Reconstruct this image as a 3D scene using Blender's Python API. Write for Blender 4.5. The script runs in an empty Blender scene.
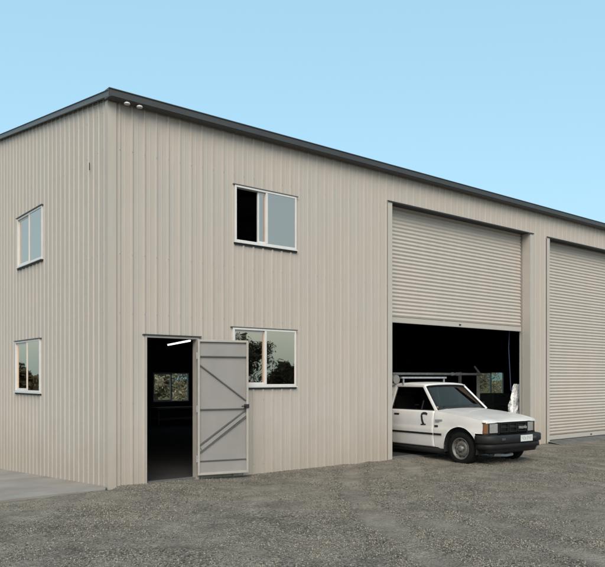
import bpy, bmesh, math, random
import numpy as np
from mathutils import Vector, Matrix, noise
random.seed(7); rng = np.random.default_rng(7)
sc = bpy.context.scene
COL = sc.collection
R = math.radians

# ------------------------------------------------------------------ materials
def mat(name, col, rough=.6, metal=0., var=.0, scale=3., bump=0., bscale=40., spec=.5, stretch=None, coat=0.):
    m = bpy.data.materials.new(name); m.use_nodes = True
    nt = m.node_tree; b = nt.nodes['Principled BSDF']
    b.inputs['Base Color'].default_value = (*col, 1)
    b.inputs['Roughness'].default_value = rough
    b.inputs['Metallic'].default_value = metal
    b.inputs['Specular IOR Level'].default_value = spec
    b.inputs['Coat Weight'].default_value = coat
    if var or bump:
        tc = nt.nodes.new('ShaderNodeTexCoord'); mp = nt.nodes.new('ShaderNodeMapping')
        nt.links.new(tc.outputs['Object'], mp.inputs['Vector'])
        if stretch: mp.inputs['Scale'].default_value = stretch
    if var:
        n = nt.nodes.new('ShaderNodeTexNoise'); n.inputs['Scale'].default_value = scale
        n.inputs['Detail'].default_value = 6; n.inputs['Roughness'].default_value = .6
        nt.links.new(mp.outputs[0], n.inputs['Vector'])
        mr = nt.nodes.new('ShaderNodeMapRange'); mr.inputs['From Min'].default_value = .3; mr.inputs['From Max'].default_value = .7
        mr.inputs['To Min'].default_value = 1 - var; mr.inputs['To Max'].default_value = 1 + var
        nt.links.new(n.outputs['Fac'], mr.inputs['Value'])
        mx = nt.nodes.new('ShaderNodeVectorMath'); mx.operation = 'SCALE'
        mx.inputs[0].default_value = col
        nt.links.new(mr.outputs[0], mx.inputs['Scale'])
        nt.links.new(mx.outputs[0], b.inputs['Base Color'])
    if bump:
        n2 = nt.nodes.new('ShaderNodeTexNoise'); n2.inputs['Scale'].default_value = bscale; n2.inputs['Detail'].default_value = 4
        nt.links.new(mp.outputs[0], n2.inputs['Vector'])
        bp = nt.nodes.new('ShaderNodeBump'); bp.inputs['Strength'].default_value = 1; bp.inputs['Distance'].default_value = bump
        nt.links.new(n2.outputs['Fac'], bp.inputs['Height']); nt.links.new(bp.outputs[0], b.inputs['Normal'])
    return m

def glass(name, refl=.25, tint=(.25, .27, .28), extra=.6, col=(.95, .95, .93)):
    m = bpy.data.materials.new(name); m.use_nodes = True; nt = m.node_tree; nt.nodes.clear()
    out = nt.nodes.new('ShaderNodeOutputMaterial'); mx = nt.nodes.new('ShaderNodeMixShader')
    g = nt.nodes.new('ShaderNodeBsdfGlossy'); g.inputs['Roughness'].default_value = .012; g.inputs['Color'].default_value = (*col, 1)
    t = nt.nodes.new('ShaderNodeBsdfTransparent'); t.inputs['Color'].default_value = (*tint, 1)
    lw = nt.nodes.new('ShaderNodeLayerWeight'); lw.inputs['Blend'].default_value = .35
    mr = nt.nodes.new('ShaderNodeMapRange'); mr.inputs['To Min'].default_value = refl; mr.inputs['To Max'].default_value = refl + extra
    n = nt.nodes.new('ShaderNodeTexNoise'); n.inputs['Scale'].default_value = 1.3
    bp = nt.nodes.new('ShaderNodeBump'); bp.inputs['Distance'].default_value = .003
    tc = nt.nodes.new('ShaderNodeTexCoord')
    nt.links.new(tc.outputs['Object'], n.inputs['Vector']); nt.links.new(n.outputs[0], bp.inputs['Height']); nt.links.new(bp.outputs[0], g.inputs['Normal'])
    nt.links.new(lw.outputs['Facing'], mr.inputs['Value']); nt.links.new(mr.outputs[0], mx.inputs[0])
    nt.links.new(t.outputs[0], mx.inputs[1]); nt.links.new(g.outputs[0], mx.inputs[2]); nt.links.new(mx.outputs[0], out.inputs['Surface'])
    return m

def wall_material(name, col):
    """pre-painted sheet steel: faint streaks, dust at the foot, oil-canning"""
    m = mat(name, col, .6, 0, 0, spec=.28)
    nt = m.node_tree; b = nt.nodes['Principled BSDF']; L = nt.links.new
    tc = nt.nodes.new('ShaderNodeTexCoord')
    mp = nt.nodes.new('ShaderNodeMapping'); mp.inputs['Scale'].default_value = (3, 3, .35); L(tc.outputs['Object'], mp.inputs[0])
    n = nt.nodes.new('ShaderNodeTexNoise'); n.inputs['Scale'].default_value = 1; n.inputs['Detail'].default_value = 7; n.inputs['Roughness'].default_value = .65
    L(mp.outputs[0], n.inputs['Vector'])
    r1 = nt.nodes.new('ShaderNodeMapRange'); r1.inputs['From Min'].default_value = .3; r1.inputs['From Max'].default_value = .7
    r1.inputs['To Min'].default_value = .965; r1.inputs['To Max'].default_value = 1.03; L(n.outputs['Fac'], r1.inputs[0])
    n3 = nt.nodes.new('ShaderNodeTexNoise'); n3.inputs['Scale'].default_value = .6; n3.inputs['Detail'].default_value = 3
    L(tc.outputs['Object'], n3.inputs['Vector'])
    hue = nt.nodes.new('ShaderNodeMix'); hue.data_type = 'RGBA'
    hue.inputs['A'].default_value = (*[c * f for c, f in zip(col, (1.01, .998, .975))], 1); hue.inputs['B'].default_value = (*[c * f for c, f in zip(col, (.995, 1.002, 1.0))], 1)
    rr = nt.nodes.new('ShaderNodeMapRange'); rr.inputs['From Min'].default_value = .35; rr.inputs['From Max'].default_value = .65; L(n3.outputs['Fac'], rr.inputs[0])
    L(rr.outputs[0], hue.inputs['Factor'])
    sx = nt.nodes.new('ShaderNodeSeparateXYZ'); L(tc.outputs['Object'], sx.inputs[0])
    n2 = nt.nodes.new('ShaderNodeTexNoise'); n2.inputs['Scale'].default_value = 1.7; n2.inputs['Detail'].default_value = 6; L(tc.outputs['Object'], n2.inputs['Vector'])
    ad = nt.nodes.new('ShaderNodeMath'); ad.operation = 'MULTIPLY_ADD'; ad.inputs[1].default_value = -1.0; L(n2.outputs['Fac'], ad.inputs[0]); L(sx.outputs['Z'], ad.inputs[2])
    r2 = nt.nodes.new('ShaderNodeMapRange'); r2.inputs['From Min'].default_value = -.5; r2.inputs['From Max'].default_value = .35
    r2.inputs['To Min'].default_value = .5; r2.inputs['To Max'].default_value = 0; L(ad.outputs[0], r2.inputs[0])
    sc_ = nt.nodes.new('ShaderNodeVectorMath'); sc_.operation = 'SCALE'; L(hue.outputs['Result'], sc_.inputs[0]); L(r1.outputs[0], sc_.inputs['Scale'])
    mx = nt.nodes.new('ShaderNodeMix'); mx.data_type = 'RGBA'; L(r2.outputs[0], mx.inputs['Factor']); L(sc_.outputs[0], mx.inputs['A'])
    mx.inputs['B'].default_value = (.30, .255, .20, 1)
    L(mx.outputs['Result'], b.inputs['Base Color'])
    mp2 = nt.nodes.new('ShaderNodeMapping'); mp2.inputs['Scale'].default_value = (4, 4, 1.2); L(tc.outputs['Object'], mp2.inputs[0])
    n4 = nt.nodes.new('ShaderNodeTexNoise'); n4.inputs['Scale'].default_value = 1; n4.inputs['Detail'].default_value = 2; L(mp2.outputs[0], n4.inputs['Vector'])
    bp = nt.nodes.new('ShaderNodeBump'); bp.inputs['Distance'].default_value = .012; L(n4.outputs[0], bp.inputs['Height']); L(bp.outputs[0], b.inputs['Normal'])
    return m

CREAM = (.402, .357, .316)
M = dict(
    cream=wall_material('cream_steel', CREAM),
    curtain=wall_material('curtain_steel', (.425, .378, .334)),
    trimcream=mat('cream_trim', (.40, .362, .32), .5, 0, .04, 2, .002, 6),
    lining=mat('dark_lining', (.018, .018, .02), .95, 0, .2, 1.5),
    gutter=mat('gutter_grey', (.042, .041, .040), .45, .1, .12, 3),
    barge=mat('barge_grey', (.095, .095, .093), .5, .1, .1, 3),
    black=mat('black_flashing', (.012, .011, .012), .7),
    frame=mat('window_frame_white', (.56, .54, .515), .4, 0, .05, 8),
    galv=mat('galvanised', (.36, .37, .38), .5, .5, .25, 14),
    door=mat('door_grey', (.25, .232, .215), .55, .1, .07, 2.5, .003, 5),
    doorframe=mat('door_frame_pale', (.36, .325, .285), .5, .1, .08, 9),
    steel=mat('dark_steel', (.035, .036, .04), .6, .3, .2, 4),
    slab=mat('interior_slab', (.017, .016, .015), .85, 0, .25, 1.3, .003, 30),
    concrete=mat('concrete_apron', (.225, .20, .175), .9, 0, .22, 1.1, .004, 60),
    ramp=mat('ramp_concrete', (.10, .097, .09), .95, 0, .3, 4, .02, 25),
    glass_a=glass('window_glass', .50, (.12, .13, .14), .40, (.95, .74, .62)), glass_c=glass('bronze_glass', .62, (.10, .10, .10), .33, (1, .74, .56)),
    glass_b=glass('shed_back_glass', .08, (.8, .82, .78), .5),
    carglass=glass('car_glass', .03, (.55, .56, .54), .22, (.9, .74, .64)),
    paint=mat('white_paint', (.60, .578, .555), .28, 0, .07, 3, spec=.5, coat=.3),
    plastic=mat('black_plastic', (.012, .011, .011), .55, 0, .25, 9, spec=.3),
    brace=mat('brace_grey', (.09, .085, .08), .6, .1, .2, 6),
    rubber=mat('tyre_rubber', (.007, .007, .007), .9, 0, .3, 20, spec=.15),
    rim=mat('steel_rim', (.15, .14, .13), .5, .4, .25, 12),
    hub=mat('hub_dark', (.08, .08, .085), .5, .5),
    under=mat('underbody', (.008, .008, .008), .95),
    amber=mat('amber_lens', (.16, .072, .036), .15, 0, .1, 30),
    lens=mat('headlight_lens', (.31, .30, .28), .12, .25, .15, 40, .004, 60),
    chrome=mat('badge_silver', (.5, .5, .49), .25, .6),
    grey=mat('badge_grey', (.22, .22, .23), .5),
    plate=mat('plate_white', (.52, .52, .50), .5, 0, .06, 40),
    platetext=mat('plate_ink', (.22, .25, .24), .6),
    seat=mat('seat_cloth', (.035, .034, .035), .95, 0, .2, 10),
    railpaint=mat('pale_rail_paint', (.55, .54, .50), .5, 0, .2, 9),
    cord=mat('blue_cord', (.02, .03, .07), .7),
    paper=mat('paper', (.75, .75, .72), .8),
    foil=mat('crumpled_foil', (.70, .69, .68), .30, .1, 0, 1, .05, 12),
    pipe=mat('pale_pipe', (.20, .19, .17), .55, 0, .15, 6),
    timber=mat('bench_timber', (.12, .085, .05), .8, 0, .25, 5),
    bark=mat('bark', (.09, .07, .055), .95, 0, .3, 8, .02, 12),
)
def emis(name, col, s):
    m = bpy.data.materials.new(name); m.use_nodes = True; b = m.node_tree.nodes['Principled BSDF']
    b.inputs['Base Color'].default_value = (.8, .8, .8, 1); b.inputs['Emission Color'].default_value = (*col, 1); b.inputs['Emission Strength'].default_value = s
    return m
M['tube'] = emis('lit_tube', (1, .97, .9), 1.6)
def leafmat(name, a, b_):
    m = mat(name, a, .7); nt = m.node_tree; b = nt.nodes['Principled BSDF']
    g = nt.nodes.new('ShaderNodeNewGeometry'); r = nt.nodes.new('ShaderNodeMix'); r.data_type = 'RGBA'
    r.inputs['A'].default_value = (*a, 1); r.inputs['B'].default_value = (*b_, 1)
    nt.links.new(g.outputs['Random Per Island'], r.inputs['Factor']); nt.links.new(r.outputs['Result'], b.inputs['Base Color'])
    return m
M['leaf_green'] = leafmat('leaves_dark', (.010, .014, .008), (.035, .040, .022))
M['leaf_dry'] = leafmat('leaves_dry', (.22, .20, .14), (.44, .40, .31))

# ------------------------------------------------------------------ mesh helpers
class MB:
    def __init__(s): s.v = []; s.f = []; s.sm = []
    def add(s, vs, fs, smooth=False):
        n = len(s.v); s.v += [tuple(map(float, p)) for p in vs]
        for f in fs: s.f.append(tuple(i + n for i in f)); s.sm.append(smooth)
        return s
    def box(s, x0, y0, z0, x1, y1, z1):
        v = [(x0,y0,z0),(x1,y0,z0),(x1,y1,z0),(x0,y1,z0),(x0,y0,z1),(x1,y0,z1),(x1,y1,z1),(x0,y1,z1)]
        return s.add(v, [(3,2,1,0),(4,5,6,7),(0,1,5,4),(1,2,6,5),(2,3,7,6),(3,0,4,7)])
    def bar(s, a, b, w, h, up=(0,0,1)):
        a = Vector(a); b = Vector(b); d = (b-a).normalized(); u = Vector(up)
        if abs(d.dot(u)) > .99: u = Vector((0,1,0))
        x = d.cross(u).normalized()*w/2; y = x.cross(d).normalized()*h/2
        v = [a-x-y, a+x-y, a+x+y, a-x+y, b-x-y, b+x-y, b+x+y, b-x+y]
        return s.add(v, [(0,1,2,3),(7,6,5,4),(4,5,1,0),(5,6,2,1),(6,7,3,2),(7,4,0,3)])
    def tube(s, pts, r, n=10, caps=True, rs=None):
        pts = [Vector(p) for p in pts]; vs = []; fs = []
        for i, p in enumerate(pts):
            d = (pts[min(i+1,len(pts)-1)] - pts[max(i-1,0)]).normalized()
            u = Vector((0,0,1)) if abs(d.z) < .95 else Vector((1,0,0))
            x = d.cross(u).normalized(); y = x.cross(d)
            rr = rs[i] if rs else r
            for k in range(n):
                a = 2*math.pi*k/n; vs.append(p + x*math.cos(a)*rr + y*math.sin(a)*rr)
        for i in range(len(pts)-1):
            for k in range(n):
                fs.append((i*n+k, i*n+(k+1)%n, (i+1)*n+(k+1)%n, (i+1)*n+k))
        s.add(vs, fs, True)
        if caps: s.add(vs[:n], [tuple(range(n))[::-1]]); s.add(vs[-n:], [tuple(range(n))])
        return s
    def grid(s, rows, smooth=True, flip=False):
        """rows: list of equal-length point lists"""
        n = len(rows[0]); vs = [p for r in rows for p in r]; fs = []
        for i in range(len(rows)-1):
            for k in range(n-1):
                f = (i*n+k, i*n+k+1, (i+1)*n+k+1, (i+1)*n+k); fs.append(f[::-1] if flip else f)
        return s.add(vs, fs, smooth)
    def lathe(s, prof, c, axis='y', n=28, sgn=1):
        """prof: (radius, offset along axis)"""
        rows = []
        for r, o in prof:
            row = []
            for k in range(n+1):
                a = 2*math.pi*k/n
                if axis == 'y': row.append((c[0]+r*math.cos(a), c[1]+sgn*o, c[2]+r*math.sin(a)))
                elif axis == 'z': row.append((c[0]+r*math.cos(a), c[1]+r*math.sin(a), c[2]+sgn*o))
                else: row.append((c[0]+sgn*o, c[1]+r*math.cos(a), c[2]+r*math.sin(a)))
            rows.append(row)
        return s.grid(rows)
    def build(s, name, m, parent=None, bevel=0., loc=None, solid=0., weld=False):
        me = bpy.data.meshes.new(name); me.from_pydata(s.v, [], s.f)
        me.polygons.foreach_set('use_smooth', s.sm); me.update()
        if weld:
            bm = bmesh.new(); bm.from_mesh(me); bmesh.ops.remove_doubles(bm, verts=bm.verts, dist=.0005)
            bmesh.ops.recalc_face_normals(bm, faces=bm.faces); bm.to_mesh(me); bm.free()
        o = bpy.data.objects.new(name, me); COL.objects.link(o); me.materials.append(M[m] if isinstance(m, str) else m)
        if parent: o.parent = parent
        if loc: o.location = loc
        if solid:
            k = o.modifiers.new('s', 'SOLIDIFY'); k.thickness = solid; k.offset = 0
        if bevel:
            k = o.modifiers.new('b', 'BEVEL'); k.width = bevel; k.segments = 2; k.limit_method = 'ANGLE'; k.angle_limit = R(40)
        return o
def empty(name, loc, rz=0, label=None, cat=None, group=None):
    o = bpy.data.objects.new(name, None); COL.objects.link(o); o.location = loc; o.rotation_euler.z = rz; o.empty_display_size = .3
    if label: o['label'] = label; o['category'] = cat
    if group: o['group'] = group
    return o
def tag(o, label=None, cat=None, group=None, kind=None):
    if label: o['label'] = label
    if cat: o['category'] = cat
    if group: o['group'] = group
    if kind: o['kind'] = kind
    return o
def copy_tree(o, parent=None):
    c = o.copy(); COL.objects.link(c)
    if parent: c.parent = parent
    for ch in list(o.children): copy_tree(ch, c)
    return c

# ------------------------------------------------------------------ site frame: shed corner, wall direction
CX, CY = -2.69, 9.69
TH = 0.67813
U = (math.cos(TH), math.sin(TH)); V = (-U[1], U[0])
def W(s, d, z=0): return (CX + U[0]*s + V[0]*d, CY + U[1]*s + V[1]*d, z)
def ground_z(s, d):
    """terrain height in shed coordinates (s along the front wall, d inwards)"""
    z = -.045 - .015*min(max(s, 0), 12)/6 * min(max(-d, 0)/2, 1)
    z += .042*min(max(1-abs(s)/2.2, 0), 1)*min(max(1+d/2.5, 0), 1)
    t = min(max(d, 0), 14); k = min(max((.6 - s)/.6, 0), 1)       # the ground falls away along the end wall
    z -= .052*t*k
    return z

# ------------------------------------------------------------------ ground
def axis_pts(lo, hi, fine_lo, fine_hi, step):
    a = list(np.arange(fine_lo, fine_hi, step)); x = fine_hi; st = step
    while x < hi: a.append(x); st *= 1.18; x += st
    a.append(hi); x = fine_lo; st = step; b = []
    while x > lo: st *= 1.18; x -= st; b.append(max(x, lo))
    return sorted(set(b + a))
gx = axis_pts(-400, 400, -5.5, 9.5, .036); gy = axis_pts(-400, 400, 4.2, 15, .036)
def inside_shed(s, d): return s > .15 and s < 27.8 and d > .12 and d < 11.8
def bumps(x, y):
    a = noise.noise(Vector((x*.9, y*1.5, 1.3)))*.022 + noise.noise(Vector((x*3.1, y*3.8, 4.)))*.010
    a += noise.noise(Vector((x*8, y*9, 8.)))*.007 + noise.noise(Vector((x*19, y*19, 3.)))*.006
    return a
def track(s, d):
    """0..1 wheel-track strength and signed windrow height at a yard point"""
    best = 9.
    for c0, k1, k2 in ((6.75, -.05, .045), (8.2, -.05, .045), (3.2, .9, .10), (4.6, .9, .10)):
        q = -d
        if q < -1: continue
        c = c0 + k1*q - k2*q*q if k1 < .5 else c0 - k1*(q-1.5) + .06*(q-1.5)**2
        best = min(best, abs(s-c)/(1 if k1 < .5 else 1.35))
    w_ = max(0, 1-(best/.16)**2)
    ridge = math.exp(-((best-.24)/.07)**2)
    return w_, ridge
def ground_h(x, y):
    dx, dy = x-CX, y-CY; s = dx*U[0]+dy*U[1]; d = dx*V[0]+dy*V[1]
    z = ground_z(s, d)
    fade = 1 - min(max((math.hypot(x-2, y-9) - 30)/40, 0), 1)
    nearwall = min(max(-d-.05, 0)/.8, 1) if s > -.3 else 1
    z += bumps(x, y)*fade*(.25 + .75*nearwall)
    if fade > .99 and d < .2:
        w_, rd_ = track(s, d); k_ = .5 + .5*noise.noise(Vector((s*.8, d*.8, 5.)))
        z += (-.012*w_ + .016*rd_)*k_*1.3
    if inside_shed(s, d): z = -.16
    if s < .15 and d > -.25: z -= .07*min(max((.15-s)/.2, 0), 1)          # bed under the concrete apron
    return z
vs = [(x, y, ground_h(x, y)) for y in gy for x in gx]; nx = len(gx)
g = MB(); g.add(vs, [(j*nx+i, j*nx+i+1, (j+1)*nx+i+1, (j+1)*nx+i) for j in range(len(gy)-1) for i in range(nx-1)], True)
_go = None
gm = bpy.data.materials.new('gravel_ground'); gm.use_nodes = True
def gravel_mat(m):
    nt = m.node_tree; b = nt.nodes['Principled BSDF']; L = nt.links.new; N = nt.nodes.new
    b.inputs['Roughness'].default_value = .95; b.inputs['Specular IOR Level'].default_value = .2
    tc = N('ShaderNodeTexCoord')
    def noise_(sc_, det=6, ro=.6):
        n = N('ShaderNodeTexNoise'); n.inputs['Scale'].default_value = sc_; n.inputs['Detail'].default_value = det; n.inputs['Roughness'].default_value = ro
        L(tc.outputs['Object'], n.inputs['Vector']); return n
    def mr(src, a, b2, c, d):
        r = N('ShaderNodeMapRange'); r.inputs['From Min'].default_value = a; r.inputs['From Max'].default_value = b2
        r.inputs['To Min'].default_value = c; r.inputs['To Max'].default_value = d; L(src, r.inputs[0]); return r.outputs[0]
    vo = N('ShaderNodeTexVoronoi'); vo.inputs['Scale'].default_value = 70; L(tc.outputs['Object'], vo.inputs['Vector'])
    vo2 = N('ShaderNodeTexVoronoi'); vo2.inputs['Scale'].default_value = 28; L(tc.outputs['Object'], vo2.inputs['Vector'])
    ramp = N('ShaderNodeValToRGB'); sx = N('ShaderNodeSeparateColor'); L(vo.outputs['Color'], sx.inputs[0]); L(sx.outputs[0], ramp.inputs[0])
    e = ramp.color_ramp.elements
    e[0].position = 0; e[0].color = (.05, .044, .036, 1); e[1].position = 1; e[1].color = (.35, .308, .245, 1)
    k = e.new(.5); k.color = (.180, .157, .129, 1)
    dust = N('ShaderNodeMix'); dust.data_type = 'RGBA'; L(ramp.outputs[0], dust.inputs['A']); dust.inputs['B'].default_value = (.262, .228, .184, 1)
    big = noise_(.75, 5, .55); wa = N('ShaderNodeAttribute'); wa.attribute_name = 'worn'
    ws_ = N('ShaderNodeMath'); ws_.operation = 'ADD'; ws_.use_clamp = True; L(mr(big.outputs['Fac'], .40, .62, .0, .75), ws_.inputs[0]); L(wa.outputs['Fac'], ws_.inputs[1])
    L(ws_.outputs[0], dust.inputs['Factor'])
    big2 = noise_(2.3, 8, .65)
    v1 = N('ShaderNodeVectorMath'); v1.operation = 'SCALE'; L(dust.outputs['Result'], v1.inputs[0]); L(mr(big2.outputs['Fac'], .36, .64, .78, 1.30), v1.inputs['Scale'])
    # far away: dry grass
    sp = N('ShaderNodeVectorMath'); sp.operation = 'DOT_PRODUCT'; L(tc.outputs['Object'], sp.inputs[0]); sp.inputs[1].default_value = (V[0], V[1], 0)
    far = mr(sp.outputs['Value'], 22, 24, 0, 1)
    gn = noise_(8, 6); gr = N('ShaderNodeMix'); gr.data_type = 'RGBA'; L(gn.outputs['Fac'], gr.inputs['Factor'])
    gr.inputs['A'].default_value = (.10, .10, .04, 1); gr.inputs['B'].default_value = (.26, .22, .11, 1)
    fm = N('ShaderNodeMix'); fm.data_type = 'RGBA'; L(far, fm.inputs['Factor']); L(v1.outputs[0], fm.inputs['A']); L(gr.outputs['Result'], fm.inputs['B'])
    L(fm.outputs['Result'], b.inputs['Base Color'])
    fine = noise_(45, 8, .7)
    a1 = N('ShaderNodeMath'); a1.operation = 'ADD'; L(vo.outputs['Distance'], a1.inputs[0]); L(vo2.outputs['Distance'], a1.inputs[1])
    a2 = N('ShaderNodeMath'); a2.operation = 'MULTIPLY_ADD'; L(fine.outputs['Fac'], a2.inputs[0]); a2.inputs[1].default_value = 1.2; L(a1.outputs[0], a2.inputs[2])
    bp = N('ShaderNodeBump'); bp.inputs['Strength'].default_value = 1; bp.inputs['Distance'].default_value = .024
    L(a2.outputs[0], bp.inputs['Height']); L(bp.outputs[0], b.inputs['Normal'])
gravel_mat(gm)
_go = tag(g.build('ground', gm), kind='structure')
_at = _go.data.attributes.new('worn', 'FLOAT', 'POINT'); _vals = []
for x, y, z in g.v:
    dx, dy = x-CX, y-CY; s_ = dx*U[0]+dy*U[1]; d_ = dx*V[0]+dy*V[1]
    if abs(x) > 12 or y > 17 or y < 3: _vals.append(0.); continue
    w_, rd_ = track(s_, d_); near = max(0, 1-max(-d_-.2, 0)/1.6)*(1 if 5 < s_ < 10.8 else .35)
    _vals.append(min(1, .28*w_ + .6*near) - .5*rd_)
_at.data.foreach_set('value', _vals)

# loose stones lying on the yard (one object: nobody could count them)
def stones():
    N = 110000; P = []
    tries = 0
    while len(P) < N and tries < 1500000:
        tries += 1
        y = 4.6 + 10.5*random.random()**1.35; x = (random.random()*2-1)*(.5*y+1.6)
        dx, dy = x-CX, y-CY; s = dx*U[0]+dy*U[1]; d = dx*V[0]+dy*V[1]
        if d > -.06 and s > -.05: continue
        if s <= -.05 and d > -.42: continue
        if s > 10.9 and d > -.75: continue
        dens = noise.noise(Vector((x*.75, y*1.3, 9.))) + .6*noise.noise(Vector((x*2.6, y*3.2, 2.)))
        w_, rd_ = track(s, d); dens += .45*rd_ - .55*w_ + (.5 if d > -.22 else 0)
        if random.random() > .30 + .95*dens: continue
        P.append((x, y))
    P = np.array(P); n = len(P)
    z = np.array([ground_h(x, y) for x, y in P])
    r = .0035 + .009*rng.random(n)**3
    base = np.array([(1,0,0),(0,1,0),(-1,0,0),(0,-1,0),(0,0,1),(0,0,-1)], float)
    vv = base[None]*(.65+.7*rng.random((n,6,1)))*r[:,None,None]; vv[:,:,2] *= .7
    a = rng.random(n)*6.28; ca, sa = np.cos(a)[:,None], np.sin(a)[:,None]
    X = vv[:,:,0]*ca - vv[:,:,1]*sa; Y = vv[:,:,0]*sa + vv[:,:,1]*ca
    vv = np.stack([X+P[:,0:1], Y+P[:,1:2], vv[:,:,2]+z[:,None]+r[:,None]*.25], -1).reshape(-1,3)
    tri = np.array([(0,1,4),(1,2,4),(2,3,4),(3,0,4),(1,0,5),(2,1,5),(3,2,5),(0,3,5)])
    F_ = (tri[None] + 6*np.arange(n)[:,None,None]).reshape(-1)
    me = bpy.data.meshes.new('gravel'); me.vertices.add(len(vv)); me.vertices.foreach_set('co', vv.reshape(-1))
    me.loops.add(len(F_)); me.loops.foreach_set('vertex_index', F_)
    me.polygons.add(len(F_)//3); me.polygons.foreach_set('loop_start', np.arange(0, len(F_), 3)); me.update(calc_edges=True)
    m = leafmat('stone_mix', (.05, .044, .035), (.30, .262, .210)); m.node_tree.nodes['Principled BSDF'].inputs['Roughness'].default_value = .9
    me.materials.append(m); o = bpy.data.objects.new('gravel', me); COL.objects.link(o); tag(o, 'loose grey gravel stones scattered over the yard', 'gravel', kind='stuff')
stones()

# concrete apron along the end wall, falling away
ap = MB(); rows = []
for d in np.linspace(-.16, 15, 60):
    row = []
    for s in [-7, -4, -2.5, -1.5, -.8, -.05 if d > -.02 else -.3, .0 if d > 0 else -.12]:
        e = -.02*(-s)/3
        dd = d
        if d == -.16: dd = -.16 + .02*math.sin(s*5)
        row.append(W(s, dd, -.012 - .052*max(d, 0) + e*.2))
    rows.append(row)
ap.grid(rows, flip=False)
bot = [(p[0], p[1], p[2]-.11) for p in rows[0]]; ap.grid([bot, rows[0]])
tag(ap.build('pavement', 'concrete'), kind='structure')

# ------------------------------------------------------------------ shed
SL, SD, EH, SLOPE = 28., 12., 5.42, .152
def rake(t): return EH - .03 + SLOPE*min(t, SD-t)
shed = empty('industrial_shed', (CX, CY, 0), TH, 'large cream ribbed-steel shed with dark gutter, roller doors and sliding windows', 'shed')
PITCH, RH = .19, .019
def profile(L0, L1):
    """(u, height) points of the ribbed cladding between L0 and L1"""
    pts = [(L0, 0)]; u = L0 + .13
    while u + .08 < L1:
        pts += [(u, 0), (u+.013, RH), (u+.034, RH), (u+.047, 0)]
        pts += [(u+.105, 0), (u+.109, .003), (u+.121, .003), (u+.125, 0)]
        u += PITCH
    pts = [p for p in pts if p[0] < L1-.002] + [(L1, 0)]
    return pts
def cladding(L0, L1, holes, z0, ztop, place, prof=True):
    pts = profile(L0, L1) if prof else [(L0, 0), (L1, 0)]
    if not prof: pts += [(q, 0) for q in np.linspace(L0, L1, 40)]
    us = [p[0] for p in pts]; hs = [p[1] for p in pts]
    extra = sorted({h[0] for h in holes} | {h[1] for h in holes} | {SD/2 if L1 <= SD+.1 else L0})
    for e in extra:
        if L0 < e < L1 and min(abs(e-u) for u in us) > 1e-6:
            o = np.argsort(us); pts.append((e, float(np.interp(e, np.array(us)[o], np.array(hs)[o]))))
    pts = sorted(set(pts)); mb = MB()
    for (a, ha), (b, hb) in zip(pts[:-1], pts[1:]):
        m = (a+b)/2; iv = [(z0, None)]
        hh = sorted([(h[2], h[3]) for h in holes if h[0] < m < h[1]])
        segs = []; lo = z0
        for c, d in hh:
            if c > lo: segs.append((lo, c, lo, c))
            lo = d
        segs.append((lo, ztop(a), lo, ztop(b)))
        for a0, a1, b0, b1 in segs:
            mb.add([place(a, ha, a0), place(b, hb, b0), place(b, hb, b1), place(a, ha, a1)], [(0,1,2,3)])
    return mb
# openings: s0, s1, z0, z1
WIN_U = (2.065, 3.30, 3.65, 4.54); WIN_L = (2.03, 3.29, 1.365, 2.295)
DOOR = (.535, 1.425, -1, 2.115); RD1 = (5.60, 10.14, -1, 4.825); RD2 = (10.94, 15.48, -1, 4.825); RD3 = (16.28, 20.82, -1, 4.825)
front_holes = [WIN_U, WIN_L, DOOR, RD1, RD2, RD3]
GW_U = (2.68, 4.02, 3.52, 4.415); GW_L = (2.79, 4.15, 1.25, 2.17)
BW1 = (6.70, 8.06, .70, 1.68); BW2 = (24.1, 26.2, .62, 1.80)
def screws(mb, L0, L1, holes, zs, place, top):
    u = L0 + .13
    while u + .08 < L1:
        for z in zs:
            if z > top(u)-.1 or any(h[0]-.05 < u+.02 < h[1]+.05 and h[2]-.05 < z < h[3]+.05 for h in holes): continue
            c = u+.0235; zz = z + random.uniform(-.006, .006); ring = [(c+.0055*math.cos(k*1.0472), zz+.0055*math.sin(k*1.0472)) for k in range(6)]
            mb.add([place(a, RH+.0005, b) for a, b in ring] + [place(a, RH+.007, b) for a, b in ring], [(6,7,8,9,10,11)] + [(k, (k+1) % 6, 6+(k+1) % 6, 6+k) for k in range(6)])
        u += PITCH
    return mb
GZ = (.12, 1.15, 2.42, 3.25, 4.7, 5.22, 5.8)
screws(cladding(0, SL, front_holes, -.09, lambda u: EH-.06, lambda u, h, z: (u, -h, z)), 0, 16, front_holes, GZ, lambda u, h, z: (u, -h, z), lambda u: EH).build('wall', 'cream', shed)
screws(cladding(0, SD, [GW_U, GW_L], -.75, rake, lambda u, h, z: (-h*.85, u, z)), 0, SD, [GW_U, GW_L], GZ, lambda u, h, z: (-h*.85, u, z), rake).build('wall', 'cream', shed)
cladding(0, SL, [BW1, BW2], -.75, lambda u: EH-.06, lambda u, h, z: (u, SD+h, z)).build('wall', 'cream', shed)
cladding(0, SD, [], -.1, rake, lambda u, h, z: (SL+h, u, z)).build('wall', 'cream', shed)
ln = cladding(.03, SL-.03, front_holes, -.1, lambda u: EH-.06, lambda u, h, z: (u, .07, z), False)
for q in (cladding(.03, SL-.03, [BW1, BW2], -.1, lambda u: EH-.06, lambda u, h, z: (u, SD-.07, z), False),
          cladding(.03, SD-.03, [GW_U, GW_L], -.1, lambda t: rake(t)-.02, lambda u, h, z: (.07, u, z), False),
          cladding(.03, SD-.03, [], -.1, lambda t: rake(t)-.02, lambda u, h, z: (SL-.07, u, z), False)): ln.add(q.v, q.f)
ln.build('lining', 'lining', shed)
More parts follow.
